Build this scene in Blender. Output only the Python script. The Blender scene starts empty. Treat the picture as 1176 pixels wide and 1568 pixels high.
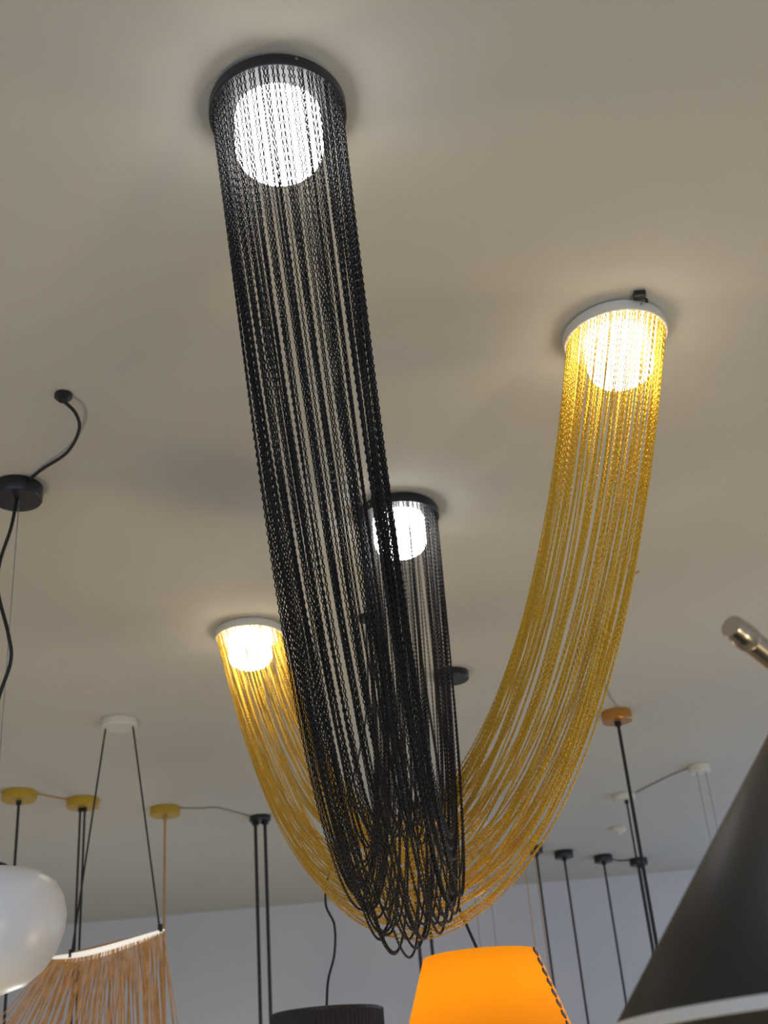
import bpy, bmesh, math, random
from mathutils import Vector, Matrix
random.seed(7)
scene=bpy.context.scene
H=3.2
# ------------------------------------------------------------------ helpers
def mat(name,col,rough=.5,metal=0.,emit=None,estr=0.,noise=0.,nscale=8.):
    m=bpy.data.materials.new(name);m.use_nodes=True;nt=m.node_tree;b=nt.nodes['Principled BSDF']
    b.inputs['Base Color'].default_value=(*col,1);b.inputs['Roughness'].default_value=rough;b.inputs['Metallic'].default_value=metal
    if emit:b.inputs['Emission Color'].default_value=(*emit,1);b.inputs['Emission Strength'].default_value=estr
    if noise>0:
        tc=nt.nodes.new('ShaderNodeTexCoord')
        n=nt.nodes.new('ShaderNodeTexNoise');n.inputs['Scale'].default_value=nscale;n.inputs['Detail'].default_value=1
        nt.links.new(tc.outputs['Object'],n.inputs['Vector'])
        mx=nt.nodes.new('ShaderNodeMix');mx.data_type='RGBA'
        mx.inputs['A'].default_value=(*[max(0,c*(1-noise)) for c in col],1)
        mx.inputs['B'].default_value=(*[min(1,c*(1+noise)) for c in col],1)
        nt.links.new(n.outputs['Fac'],mx.inputs['Factor']);nt.links.new(mx.outputs['Result'],b.inputs['Base Color'])
    return m
def mk(name,V,Fs,m,smooth=True,parent=None):
    me=bpy.data.meshes.new(name);me.from_pydata([tuple(v) for v in V],[],Fs);me.update()
    if smooth: me.polygons.foreach_set('use_smooth',[True]*len(me.polygons))
    if m: me.materials.append(m)
    o=bpy.data.objects.new(name,me);bpy.context.collection.objects.link(o)
    if parent:o.parent=parent
    return o
def empty(name):
    e=bpy.data.objects.new(name,None);e.empty_display_size=.1;bpy.context.collection.objects.link(e);return e
def sharp(o,ang=35):
    me=o.data
    bm=bmesh.new();bm.from_mesh(me)
    for e in bm.edges:
        if len(e.link_faces)==2 and e.calc_face_angle(0)>math.radians(ang): e.smooth=False
    bm.to_mesh(me);bm.free()
def lathe(name,prof,c,m,seg=64,parent=None):
    V=[];Fs=[]
    n=len(prof)
    for i in range(seg):
        t=2*math.pi*i/seg
        for (rr,z) in prof: V.append((c[0]+rr*math.cos(t),c[1]+rr*math.sin(t),c[2]+z))
    for i in range(seg):
        j=(i+1)%seg
        for k in range(n-1): Fs.append((i*n+k,i*n+k+1,j*n+k+1,j*n+k))
    o=mk(name,V,Fs,m,True,parent);sharp(o);return o
def tube(name,pts,rad,m,seg=8,parent=None,cap=True):
    P=[Vector(q) for q in pts];V=[];Fs=[]
    t0=(P[1]-P[0]).normalized();ref=Vector((0,0,1)) if abs(t0.z)<.9 else Vector((1,0,0))
    nrm=t0.cross(ref).normalized()
    for i,q in enumerate(P):
        t=(P[min(i+1,len(P)-1)]-P[max(i-1,0)]).normalized()
        nrm=(nrm-t*nrm.dot(t)).normalized();b=t.cross(nrm)
        rr=rad[i] if isinstance(rad,(list,tuple)) else rad
        for k in range(seg):
            a=2*math.pi*k/seg;V.append(q+nrm*rr*math.cos(a)+b*rr*math.sin(a))
    for i in range(len(P)-1):
        for k in range(seg):
            k2=(k+1)%seg;Fs.append((i*seg+k,i*seg+k2,(i+1)*seg+k2,(i+1)*seg+k))
    if cap:
        Fs.append(tuple(range(seg))[::-1]);Fs.append(tuple((len(P)-1)*seg+k for k in range(seg)))
    o=mk(name,V,Fs,m,True,parent);sharp(o,50);return o
def smooth(pts,n=10):
    P=[Vector(q) for q in pts];P=[P[0]*2-P[1]]+P+[P[-1]*2-P[-2]];out=[]
    for i in range(1,len(P)-2):
        for k in range(n):
            t=k/n;a,b,c,d=P[i-1],P[i],P[i+1],P[i+2]
            out.append(.5*((2*b)+(c-a)*t+(2*a-5*b+4*c-d)*t*t+(3*b-a-3*c+d)*t**3))
    out.append(P[-2]);return out
def box(name,a,b,m,parent=None):
    x0,y0,z0=a;x1,y1,z1=b
    V=[(x,y,z) for x in(x0,x1) for y in(y0,y1) for z in(z0,z1)]
    Fs=[(0,1,3,2),(4,6,7,5),(0,4,5,1),(2,3,7,6),(0,2,6,4),(1,5,7,3)]
    return mk(name,V,Fs,m,False,parent)
# ------------------------------------------------------------------ materials
M_ceil=mat('ceiling_paint',(.60,.572,.495),.95,noise=.02,nscale=1.2)
M_wall=mat('wall_paint',(.64,.64,.65),.95,noise=.03,nscale=1.2)
M_floor=mat('floor_screed',(.36,.31,.24),.7,noise=.2,nscale=3)
M_blk=mat('black_enamel',(.012,.012,.013),.35)
M_blkm=mat('black_cable',(.01,.01,.01),.6)
M_wht=mat('cream_enamel',(.68,.64,.54),.4)
M_chb=mat('black_chain_metal',(.016,.016,.017),.30,.7)
M_chg=mat('golden_chain_metal',(.74,.48,.05),.26,.82)
M_gold=mat('yellow_enamel',(.55,.36,.03),.35,.2)
M_cop=mat('copper_enamel',(.55,.25,.05),.3,.5)
M_glowc=mat('opal_diffuser_cool',(.9,.9,.9),.4,emit=(1,.98,.97),estr=11)
M_gloww=mat('opal_diffuser_warm',(.9,.9,.85),.4,emit=(1,.96,.85),estr=11)
M_opal=mat('white_opal_glass',(.80,.81,.80),.3)
M_steel=mat('brushed_steel',(.55,.50,.43),.28,1.,noise=.1,nscale=60)
M_wire=mat('thin_steel_wire',(.35,.34,.32),.4,.6)
M_cord=mat('tan_cord',(.50,.30,.12),.7)
M_thr=mat('straw_thread',(.66,.36,.13),.7,noise=.5,nscale=25)
M_led=mat('led_strip_white',(.9,.88,.82),.4,emit=(1,.93,.82),estr=.5)
M_fab=mat('black_fabric',(.02,.02,.024),.8)
M_lacq=mat('black_lacquer',(.012,.011,.010),.42)
M_shadein=mat('cream_shade_lining',(.75,.68,.56),.7)
# ------------------------------------------------------------------ room
X0,X1,Y0,Y1=-4.5,4.8,-3.2,9.9
box('ceiling',(X0-.15,Y0-.15,H),(X1+.15,Y1+.15,H+.15),M_ceil)
box('floor',(X0-.15,Y0-.15,-.15),(X1+.15,Y1+.15,0),M_floor)
box('wall_left',(X0-.15,Y0,0),(X0,Y1,H),M_wall)
def wall_open(name,axis,c0,c1,a0,a1,opens,m):
    V=[];Fs=[]
    def add(u0,u1,z0,z1):
        if axis=='x': a=(c0,u0,z0);b=(c1,u1,z1)
        else: a=(u0,c0,z0);b=(u1,c1,z1)
        n=len(V)
        V.extend([(x,y,z) for x in(a[0],b[0]) for y in(a[1],b[1]) for z in(a[2],b[2])])
        Fs.extend([tuple(n+i for i in q) for q in[(0,1,3,2),(4,6,7,5),(0,4,5,1),(2,3,7,6),(0,2,6,4),(1,5,7,3)]])
    u=a0
    for (o0,o1,z0,z1) in opens:
        add(u,o0,0,H);add(o0,o1,0,z0);add(o0,o1,z1,H);u=o1
    add(u,a1,0,H)
    return mk(name,V,Fs,m,False)
wall_open('wall_right','x',X1,X1+.15,Y0,Y1,[(3.6,9.6,.1,2.95)],M_wall)
wall_open('wall_back','y',Y1,Y1+.15,X0-.15,X1+.15,[(2.55,4.4,.2,2.6)],M_wall)
def winframe(name,axis,c,a0,a1,z0,z1,n):
    e=empty(name);w=.03
    def bar(nm,u0,u1,q0,q1):
        if axis=='x': box(nm,(c-.03,u0,q0),(c+.03,u1,q1),M_blk,e)
        else: box(nm,(u0,c-.03,q0),(u1,c+.03,q1),M_blk,e)
    bar('rail_bottom',a0,a1,z0,z0+.06);bar('rail_top',a0,a1,z1-.06,z1)
    for i in range(n+1):
        u=a0+(a1-a0)*i/n;bar('mullion_%d'%(i+1),max(a0,u-w),min(a1,u+w),z0+.06,z1-.06)
winframe('window_1','x',X1+.07,3.6,9.6,.1,2.95,4)
winframe('window_2','y',Y1+.07,2.55,4.4,.2,2.6,2)
# ------------------------------------------------------------------ chain chandeliers
def link_group(name,m,hl,hw,wr):
    g=bpy.data.node_groups.new(name,'GeometryNodeTree')
    g.interface.new_socket('Geometry',in_out='INPUT',socket_type='NodeSocketGeometry')
    g.interface.new_socket('Geometry',in_out='OUTPUT',socket_type='NodeSocketGeometry')
    N=g.nodes.new;L=g.links.new
    i=N('NodeGroupInput');o=N('NodeGroupOutput')
    c=N('GeometryNodeCurvePrimitiveCircle');c.inputs['Resolution'].default_value=8;c.inputs['Radius'].default_value=1
    tr=N('GeometryNodeTransform');tr.inputs['Scale'].default_value=(hl-wr,hw-wr,1)
    c2=N('GeometryNodeCurvePrimitiveCircle');c2.inputs['Resolution'].default_value=5;c2.inputs['Radius'].default_value=wr*1.1
    cm=N('GeometryNodeCurveToMesh');ss=N('GeometryNodeSetShadeSmooth');sm=N('GeometryNodeSetMaterial');sm.inputs['Material'].default_value=m
    ip=N('GeometryNodeInstanceOnPoints');at=N('GeometryNodeInputNamedAttribute');at.data_type='FLOAT_VECTOR';at.inputs['Name'].default_value='rot'
    rz=N('GeometryNodeRealizeInstances')
    L(c.outputs['Curve'],tr.inputs['Geometry']);L(tr.outputs['Geometry'],cm.inputs['Curve']);L(c2.outputs['Curve'],cm.inputs['Profile Curve'])
    L(cm.outputs['Mesh'],ss.inputs['Geometry']);L(ss.outputs['Geometry'],sm.inputs['Geometry']);L(sm.outputs['Geometry'],ip.inputs['Instance'])
    L(i.outputs[0],ip.inputs['Points']);L(at.outputs['Attribute'],ip.inputs['Rotation']);L(ip.outputs['Instances'],rz.inputs[0]);L(rz.outputs[0],o.inputs[0])
    return g
def gl(s,c=1.6):
    return max(-c*s,min(c*s,random.gauss(0,s)))
def chandelier(A,B,drop,nch,mbody,mglow,mchain,spread=1.0,contract=.12,shift=0.,sg=.02,wn=.006):
    root=empty('chain_chandelier')
    zr=3.165
    for k,c in enumerate((A,B)):
        ct=(c[0],c[1],0)
        lathe('canopy_%d'%(k+1),[(0,H-.001),(.118,H-.001),(.118,H-.008),(.125,H-.008),(.1265,H-.011),(.1265,zr+.002),(.125,zr),(.1205,zr),(.1195,zr+.006),(0,zr+.006)],ct,mbody,96,root)
        for j in range(3):
            a=j*2.094+.9+k
            q=Vector((c[0]+.1265*math.cos(a),c[1]+.1265*math.sin(a),3.18));d=Vector((math.cos(a),math.sin(a),0))
            tube('screw_%d_%d'%(k+1,j+1),[q-d*.003,q+d*.003],.003,M_steel,10,root)
        b0=.04;pr=[(.079,zr+.005),(.080,zr)]
        zb=zr-.112
        pr+=[(.080,zb+b0)]+[(.080-b0+b0*math.cos(t),zb+b0-b0*math.sin(t)) for t in [math.pi/2*i/6 for i in range(1,7)]]+[(0,zb)]
        lathe('diffuser_%d'%(k+1),pr,ct,mglow,36,root)
    Av=Vector((A[0],A[1],zr));Bv=Vector((B[0],B[1],zr));ax=(Bv-Av);ax.z=0;ax.normalize();sd=Vector((-ax.y,ax.x,0))
    pts=[];rots=[];pitch=.0076;R_=.1185
    for i in range(nch):
        th=2*math.pi*(i+random.uniform(-.25,.25))/nch
        off=R_*math.cos(th);lat=R_*math.sin(th)
        P=Av-ax*off+sd*lat;th2=th+random.uniform(-.05,.05)
        Q=Bv+ax*R_*math.cos(th2)+sd*R_*math.sin(th2)
        s=(Q-P).length;d=drop+off*spread+gl(sg,1.5)
        lo,hi=.05,5.
        for _ in range(50):
            a=(lo+hi)/2
            if a*(math.cosh(min(s/2/a,300))-1)>d: lo=a
            else: hi=a
        L=2*a*math.sinh(s/2/a);n=int(L/pitch);dirv=(Q-P).normalized()
        w1,w2=gl(wn),gl(wn*.6);ph=random.uniform(0,6.28)
        w3=gl(wn*1.3)
        top=a*math.cosh(s/2/a)
        r0=random.uniform(-.35,.35);r1=random.gauss(0,.35)
        pp=[]
        for k in range(n+1):
            u=-L/2+L*k/n;x=a*math.asinh(u/a);z=a*math.cosh(x/a)-top;t=k/n
            e=math.sin(math.pi*t)
            q=P+dirv*(x+s/2)+Vector((0,0,z))+sd*(w1*e+w2*math.sin(9*t+ph)*e-contract*lat*e+shift*e)+ax*(w3*e*math.cos(5*t+ph))
            pp.append(q)
        for k in range(n+1):
            t=(pp[min(k+1,n)]-pp[max(k-1,0)]).normalized();nn=(sd-t*sd.dot(t)).normalized();bb=t.cross(nn)
            an=(k%2)*math.pi/2+r0+r1*math.sin(6*k/n+ph)
            y=nn*math.cos(an)+bb*math.sin(an);zz=t.cross(y)
            e=Matrix((t,y,zz)).transposed().to_euler()
            pts.append(pp[k]);rots.extend(e)
    me=bpy.data.meshes.new('chains');me.from_pydata([tuple(q) for q in pts],[],[])
    at=me.attributes.new('rot','FLOAT_VECTOR','POINT');at.data.foreach_set('vector',rots);me.materials.append(mchain)
    o=bpy.data.objects.new('chains',me);bpy.context.collection.objects.link(o);o.parent=root
    md=o.modifiers.new('links','NODES');md.node_group=link_group('chain_links',mchain,.0050,.0031,.00105)
    return root
chandelier((-.131,1.584),(.042,3.236),1.215,84,M_blk,M_glowc,M_chb,.9,.20,-.024,.03,.008)
ch=chandelier((.60,2.383),(-.537,4.08),1.06,96,M_wht,M_gloww,M_chg,1.,.12,0,.03,.009)
box('wiring_terminal',(.628,2.235,H-.014),(.655,2.255,H-.001),M_blk,ch)
tube('supply_wire',smooth([(.645,2.255,H-.008),(.66,2.26,H-.010),(.665,2.285,H-.006)],5),.003,M_blkm,6,ch)
# ------------------------------------------------------------------ other pendants
def canopy(root,x,y,rad,th,m,nm='canopy'):
    return lathe(nm,[(0,H-.001),(rad*.985,H-.001),(rad,H-.004),(rad,H-th+.004),(rad*.96,H-th),(0,H-th)],(x,y,0),m,48,root)
def rodpend(name,x,y,rad,th,m,rods,rr,mr,zb=1.75,shade=(.03,.11,.16),msh=None):
    root=empty(name);canopy(root,x,y,rad,th,m)
    for i,(dx,dy) in enumerate(rods):
        tube('rod_%d'%(i+1),[(x+dx,y+dy,H-th),(x+dx,y+dy,zb)],rr,mr,10,root)
        tube('rod_collar_%d'%(i+1),[(x+dx,y+dy,H-th+.001),(x+dx,y+dy,H-th-.02)],rr*2,mr,12,root)
    lathe('shade',[(0,zb+.004),(shade[0]*.8,zb+.004),(shade[0],zb),(shade[1],zb-shade[2]),(shade[1]-.004,zb-shade[2]),(shade[0]-.005,zb-.01),(0,zb-.01)],(x,y,0),msh or m,40,root)
    return root
rodpend('rod_pendant_light',-1.993,5.975,.088,.045,M_gold,[(0,0)],.007,M_blkm)
rodpend('rod_pendant_light',-1.73,6.217,.085,.045,M_gold,[(-.012,0),(.012,0)],.006,M_blkm)
rodpend('rod_pendant_light',-1.357,6.539,.082,.045,M_gold,[(0,0)],.007,M_cord)
rodpend('twin_rod_pendant_light',-.878,6.917,.062,.03,M_blk,[(-.028,0),(.028,0)],.010,M_blk)
rodpend('twin_rod_pendant_light',.02,6.95,.062,.03,M_blk,[(-.035,0),(.035,0)],.010,M_blk)
rodpend('rod_pendant_light',.221,4.744,.075,.035,M_blk,[(0,0)],.0018,M_wire)
rodpend('copper_pendant_light',1.022,5.495,.072,.05,M_cop,[(.0,0)],.008,M_blkm)
rodpend('wire_pendant_light',1.643,6.631,.06,.04,M_wht,[(-.02,0),(.03,0)],.002,M_wire)
rodpend('wire_pendant_light',1.293,7.168,.065,.035,M_wht,[(.01,0)],.006,M_blkm)
for (x,y) in [(.85,8.45),(1.07,8.70),(1.39,8.99),(1.69,9.24)]:
    rodpend('slim_rod_pendant_light',x,y,.068 if x>1 else .05,.05,M_blk,[(0,0)],.008,M_blkm)
sm=empty('smoke_detector');lathe('housing',[(0,H-.001),(.05,H-.001),(.05,H-.02),(.035,H-.035),(0,H-.038)],(1.384,8.073,0),M_wht,32,sm)
lathe('sensor_cap',[(.02,H-.036),(.018,H-.045),(0,H-.046)],(1.384,8.073,0),M_wht,24,sm)
def cwire(name,pts,rad,m):
    e=empty(name);tube('cable',smooth([(a,b,H-rad-.001) for a,b in pts]),rad,m,6,e)
cwire('ceiling_cable',[(-1.91,6.02),(-1.86,6.10),(-1.81,6.17)],.004,M_cord)
cwire('ceiling_cable',[(-1.28,6.55),(-1.17,6.6),(-1.09,6.61),(-1.0,6.75),(-.93,6.88)],.004,M_wire)
cwire('ceiling_cable',[(1.59,6.65),(1.5,6.8),(1.46,6.89),(1.36,7.12)],.004,M_wire)
cwire('ceiling_cable',[(1.02,5.42),(.95,5.2),(.89,4.92),(.88,4.5)],.002,M_wire)
cwire('ceiling_cable',[(1.44,9.0),(1.52,9.2),(1.63,9.24)],.004,M_blkm)
hk=empty('ceiling_wire_stub');tube('wire',smooth([(.846,3.80,H-.001),(.85,3.80,H-.02),(.86,3.81,H-.028),(.875,3.815,H-.02)],5),.0035,M_cop,8,hk)
lathe('eyelet',[(0,H-.001),(.008,H-.001),(.007,H-.008),(0,H-.009)],(.846,3.80,0),M_blkm,16,hk)
# white opal pendant
g=empty('opal_glass_pendant_light')
canopy(g,-1.027,2.889,.07,.045,M_blk)
lathe('ceiling_hook',[(0,H-.001),(.022,H-.001),(.022,H-.01),(.012,H-.02),(0,H-.022)],(-.775,2.455,0),M_blk,24,g)
tube('feed_cable',smooth([(-.775,2.455,H-.018),(-.755,2.50,H-.03),(-.765,2.57,H-.035),(-.83,2.69,H-.025),(-.93,2.79,H-.012),(-1.0,2.86,H-.012)],8),.0045,M_blkm,8,g)
tube('suspension_cable',smooth([(-1.027,2.889,H-.04),(-1.03,2.87,3.06),(-1.05,2.86,2.95),(-1.045,2.85,2.86),(-1.005,2.84,2.73),(-1.0,2.86,2.66),(-1.03,2.87,2.55),(-1.04,2.889,2.4),(-1.035,2.889,2.16)],8),.005,M_blkm,8,g)
tube('support_wire',[(-1.02,2.889,H-.04),(-1.02,2.889,2.16)],.0015,M_wire,6,g)
lathe('cap',[(0,2.15),(.045,2.15),(.05,2.145),(.05,2.125),(0,2.125)],(-1.03,2.889,0),M_blk,40,g)
lathe('glass_shade',[(.0,2.130),(.10,2.129),(.135,2.122),(.165,2.102),(.184,2.07),(.192,2.03),(.188,1.99),(.172,1.945),(.145,1.905),(.105,1.872),(.055,1.855),(0,1.850)],(-1.03,2.889,0),M_opal,96,g)
# thread lamp
g=empty('thread_pendant_light')
canopy(g,-1.24,4.985,.078,.035,M_wht)
arc=[]
for i in range(33):
    t=i/32;x=-1.50+.46*t;z=2.235-.055*math.sin(math.pi*t)+.07*t;y=5.02-.17*math.sin(math.pi*t)
    arc.append(Vector((x,y,z)))
V=[];Fs=[]
for i,q in enumerate(arc):
    t=i/32;w=.004+.014*math.sin(math.pi*t)**.7
    V+= [q+Vector((0,-.006,w)),q+Vector((0,-.006,-w)),q+Vector((0,.006,-w)),q+Vector((0,.006,w))]
for i in range(32):
    for k in range(4):
        k2=(k+1)%4;Fs.append((i*4+k,i*4+k2,(i+1)*4+k2,(i+1)*4+k))
Fs+= [(3,2,1,0),(128,129,130,131)]
mk('led_arc',V,Fs,M_led,False,g)
for nm,(a,b) in {'cable_1':((-1.30,4.985,H-.03),tuple(arc[8])),'cable_2':((-1.18,4.985,H-.03),tuple(arc[31]))}.items():
    tube(nm,[a,b],.004,M_blkm,6,g)
    tube(nm+'_grip',[Vector(b),Vector(b)+Vector((0,0,.03))],.010,M_blkm,8,g)
V=[];Fs=[]
def strand(a,b,w):
    n=len(V);a=Vector(a);b=Vector(b);d=(b-a).normalized();s=d.cross(Vector((0,1,0))).normalized()*w;s2=d.cross(s).normalized()*w
    for q in(a,b):
        V.extend([q+s,q+s2,q-s,q-s2])
    for k in range(4):
        Fs.append((n+k,n+(k+1)%4,n+4+(k+1)%4,n+4+k))
for i in range(92):
    t=(i+random.uniform(-.4,.4))/91;t=min(1,max(0,t));j=min(31,int(t*32));q=arc[j].lerp(arc[j+1],min(1,t*32-j))
    lx=-1.96+.97*t**.6+random.gauss(0,.03);ly=5.0-.32*math.sin(math.pi*t)+random.gauss(0,.03)
    strand((q.x,q.y-.006,q.z-.004),(lx,ly,1.72),.0022)
for i in range(50):
    t=i/49;q=Vector((-1.50+.46*t,5.02,2.235+.07*t))
    strand(q,(-1.92+.92*t**.7+random.gauss(0,.03),5.05+.3*math.sin(math.pi*t),1.72),.0022)
mk('threads',V,Fs,M_thr,False,g)
tube('rear_rail',[(-1.50+.46*i/20,5.02,2.235+.07*i/20) for i in range(21)],.005,M_cord,8,g)
hoop=[(-1.47+.49*math.cos(2*math.pi*i/48),5.02+.3*math.sin(2*math.pi*i/48),1.72) for i in range(49)]
tube('lower_hoop',hoop,.006,M_cord,8,g,False)
# orange lampshade
m=bpy.data.materials.new('orange_fabric_lit');m.use_nodes=True;nt=m.node_tree;b=nt.nodes['Principled BSDF'];o_=nt.nodes['Material Output']
b.inputs['Base Color'].default_value=(.88,.33,.01,1);b.inputs['Roughness'].default_value=.8
tl=nt.nodes.new('ShaderNodeBsdfTranslucent');tl.inputs['Color'].default_value=(1,.40,.005,1);mx=nt.nodes.new('ShaderNodeMixShader');mx.inputs[0].default_value=.5
nt.links.new(b.outputs[0],mx.inputs[1]);nt.links.new(tl.outputs[0],mx.inputs[2]);nt.links.new(mx.outputs[0],o_.inputs[0])
M_or=m
g=empty('orange_fabric_pendant_light');cx,cy,zt=.155,3.42,1.912
lathe('shade',[(.155,zt),(.29,zt-.40)],(cx,cy,0),M_or,96,g)
V=[];Fs=[]
an=math.radians(-26)
for i in range(15):
    t=(i+.5)/15;rr=.155+(.135)*t+.002;z=zt-.40*t
    q0=Vector((cx+rr*math.cos(an),cy+rr*math.sin(an),z));tg=Vector((-math.sin(an),math.cos(an),0))
    n=len(V);dn=Vector((math.cos(an),math.sin(an),0))
    a=q0-tg*.016+Vector((0,0,.007));c=q0+tg*.010-Vector((0,0,.006));w=Vector((0,0,.0045))
    V+= [a-w,a+w,c+w,c-w]+[v+dn*.004 for v in (a-w,a+w,c+w,c-w)]
    Fs+= [tuple(n+k for k in q) for q in[(0,1,2,3),(7,6,5,4),(0,4,5,1),(1,5,6,2),(2,6,7,3),(3,7,4,0)]]
mk('laced_seam',V,Fs,M_blk,False,g)
for k in range(3):
    a=k*2.094+.4;tube('spider_arm_%d'%(k+1),[(cx,cy,zt-.02),(cx+.153*math.cos(a),cy+.153*math.sin(a),zt-.002)],.002,M_wire,6,g)
lathe('lamp_holder',[(0,zt+.01),(.02,zt+.005),(.022,zt-.06),(0,zt-.06)],(cx,cy,0),M_blk,24,g)
lathe('bulb',[(.013,zt-.06),(.03,zt-.13),(.033,zt-.16),(.022,zt-.185),(0,zt-.192)],(cx,cy,0),mat('bulb_glass',(1,1,1),.3,emit=(1,.85,.6),estr=24),16,g)
canopy(g,cx-.08,cy,.05,.03,M_blk)
tube('cable',smooth([(cx-.08,cy,H-.03),(cx-.08,cy,2.8),(cx-.06,cy,2.4),(cx-.045,cy,2.06),(cx-.03,cy,2.0),(cx,cy,zt)],8),.004,M_blkm,8,g)
# black ribbed drum pendant
g=empty('black_drum_pendant_light');cx,cy,zt=-.32,4.05,1.858
V=[];Fs=[];S=160
for i in range(S):
    t=2*math.pi*i/S;rr=.178+(.003 if i%2 else 0)
    for z in (zt,zt-.22): V.append((cx+rr*math.cos(t),cy+rr*math.sin(t),z))
for i in range(S):
    j=(i+1)%S;Fs.append((2*i,2*i+1,2*j+1,2*j))
mk('pleated_shade',V,Fs,M_fab,False,g)
lathe('top_plate',[(0,zt+.004),(.172,zt+.004),(.18,zt),(.18,zt-.008),(0,zt-.004)],(cx,cy,0),M_blk,64,g)
canopy(g,cx+.22,cy,.03,.02,M_blk)
tube('cable',smooth([(cx+.22,cy,H-.02),(cx+.19,cy,2.8),(cx+.05,cy,2.35),(-.305,cy,2.2),(-.28,cy,2.12),(-.285,cy,2.03),(-.31,cy,1.95),(cx,cy,zt)],8),.004,M_blkm,8,g)
for (x,y,mm) in [(.62,6.9,M_cord),(.70,7.1,M_cord),(.45,7.6,M_wire)]:
    rodpend('cord_pendant_light',x,y,.045,.03,M_wht,[(0,0)],.003,mm,1.7)
# conical floor lamp (near right)
g=empty('cone_shade_floor_lamp');cx,cy,zb=.415,1.15,1.565
lathe('shade',[(.035,zb+.275),(.043,zb+.272),(.25,zb+.004),(.25,zb),(.246,zb),(.036,zb+.268)],(cx,cy,0),M_lacq,96,g)
lathe('shade_lining',[(.2455,zb+.0005),(.2435,zb+.004),(.034,zb+.266)],(cx,cy,0),M_shadein,96,g)
lathe('rim_band',[(.2515,zb+.006),(.2525,zb-.004),(.2475,zb-.004),(.2465,zb+.002)],(cx,cy,0),M_shadein,96,g)
lathe('top_cap',[(0,zb+.285),(.02,zb+.284),(.036,zb+.276),(.036,zb+.262),(0,zb+.262)],(cx,cy,0),M_steel,32,g)
tube('stem',[(cx,cy,.02),(cx,cy,zb+.265)],.009,M_steel,16,g)
lathe('base',[(0,.025),(.13,.022),(.14,.015),(.14,0),(0,0)],(cx,cy,0),M_blk,48,g)
# tubular steel lamp
g=empty('tubular_steel_floor_lamp')
a=Vector((.362,1.2,1.955));b=Vector((.78,1.60,1.77));d=(b-a).normalized()
tube('head_tube',[a,a+d*.004,b],[.0125,.0135,.0135],M_steel,32,g)
tube('head_collar',[a+d*.012,a+d*.016,a+d*.030,a+d*.034],[.0136,.0148,.0148,.0136],M_steel,32,g)
tube('stand',[(b.x,b.y,.02),(b.x,b.y,b.z)],.011,M_steel,16,g)
lathe('base',[(0,.025),(.12,.022),(.13,.015),(.13,0),(0,0)],(b.x,b.y,0),M_steel,48,g)
# ------------------------------------------------------------------ lights
def pl(name,loc,power,col,rad=.1):
    l=bpy.data.lights.new(name,'POINT');l.energy=power;l.color=col;l.shadow_soft_size=rad
    o=bpy.data.objects.new(name,l);o.location=loc;bpy.context.collection.objects.link(o);return o
pl('added_fill_warm',(1.6,.2,.5),42,(1,.82,.52),.25)  # this and the next two: warm fill added without fixtures, for ambient light
pl('added_fill_warm',(-2.0,2.8,.5),42,(1,.85,.60),.25)  # added fill to brighten the left side, no fixture here
pl('added_fill_warm',(2.2,3.6,.5),42,(1,.80,.46),.25)
pl('added_fill_neutral',(-1.6,7.2,.6),34,(.97,.95,.95),.25)  # neutral fill added to lift the dim ceiling and wall at the back
w=bpy.data.worlds.new('world');scene.world=w;w.use_nodes=True
w.node_tree.nodes['Background'].inputs[0].default_value=(.52,.69,1,1);w.node_tree.nodes['Background'].inputs[1].default_value=1.6
# ------------------------------------------------------------------ camera
p=math.radians(27.7);r=math.radians(5.0)
Fv=Vector((0,math.cos(p),math.sin(p)));R0=Vector((1,0,0));U0=Vector((0,-math.sin(p),math.cos(p)))
R=R0*math.cos(r)-U0*math.sin(r);U=R0*math.sin(r)+U0*math.cos(r)
cam=bpy.data.cameras.new('camera');co=bpy.data.objects.new('camera',cam);bpy.context.collection.objects.link(co)
Mx=Matrix((R,U,-Fv)).transposed().to_4x4();Mx.translation=(0,0,1.5);co.matrix_world=Mx
cam.sensor_fit='VERTICAL';cam.sensor_height=36;cam.lens=36*1810/1568;cam.clip_start=.02
cam.dof.use_dof=True;cam.dof.focus_distance=2.3;cam.dof.aperture_fstop=6.3
scene.camera=co
scene.view_settings.view_transform='Standard'
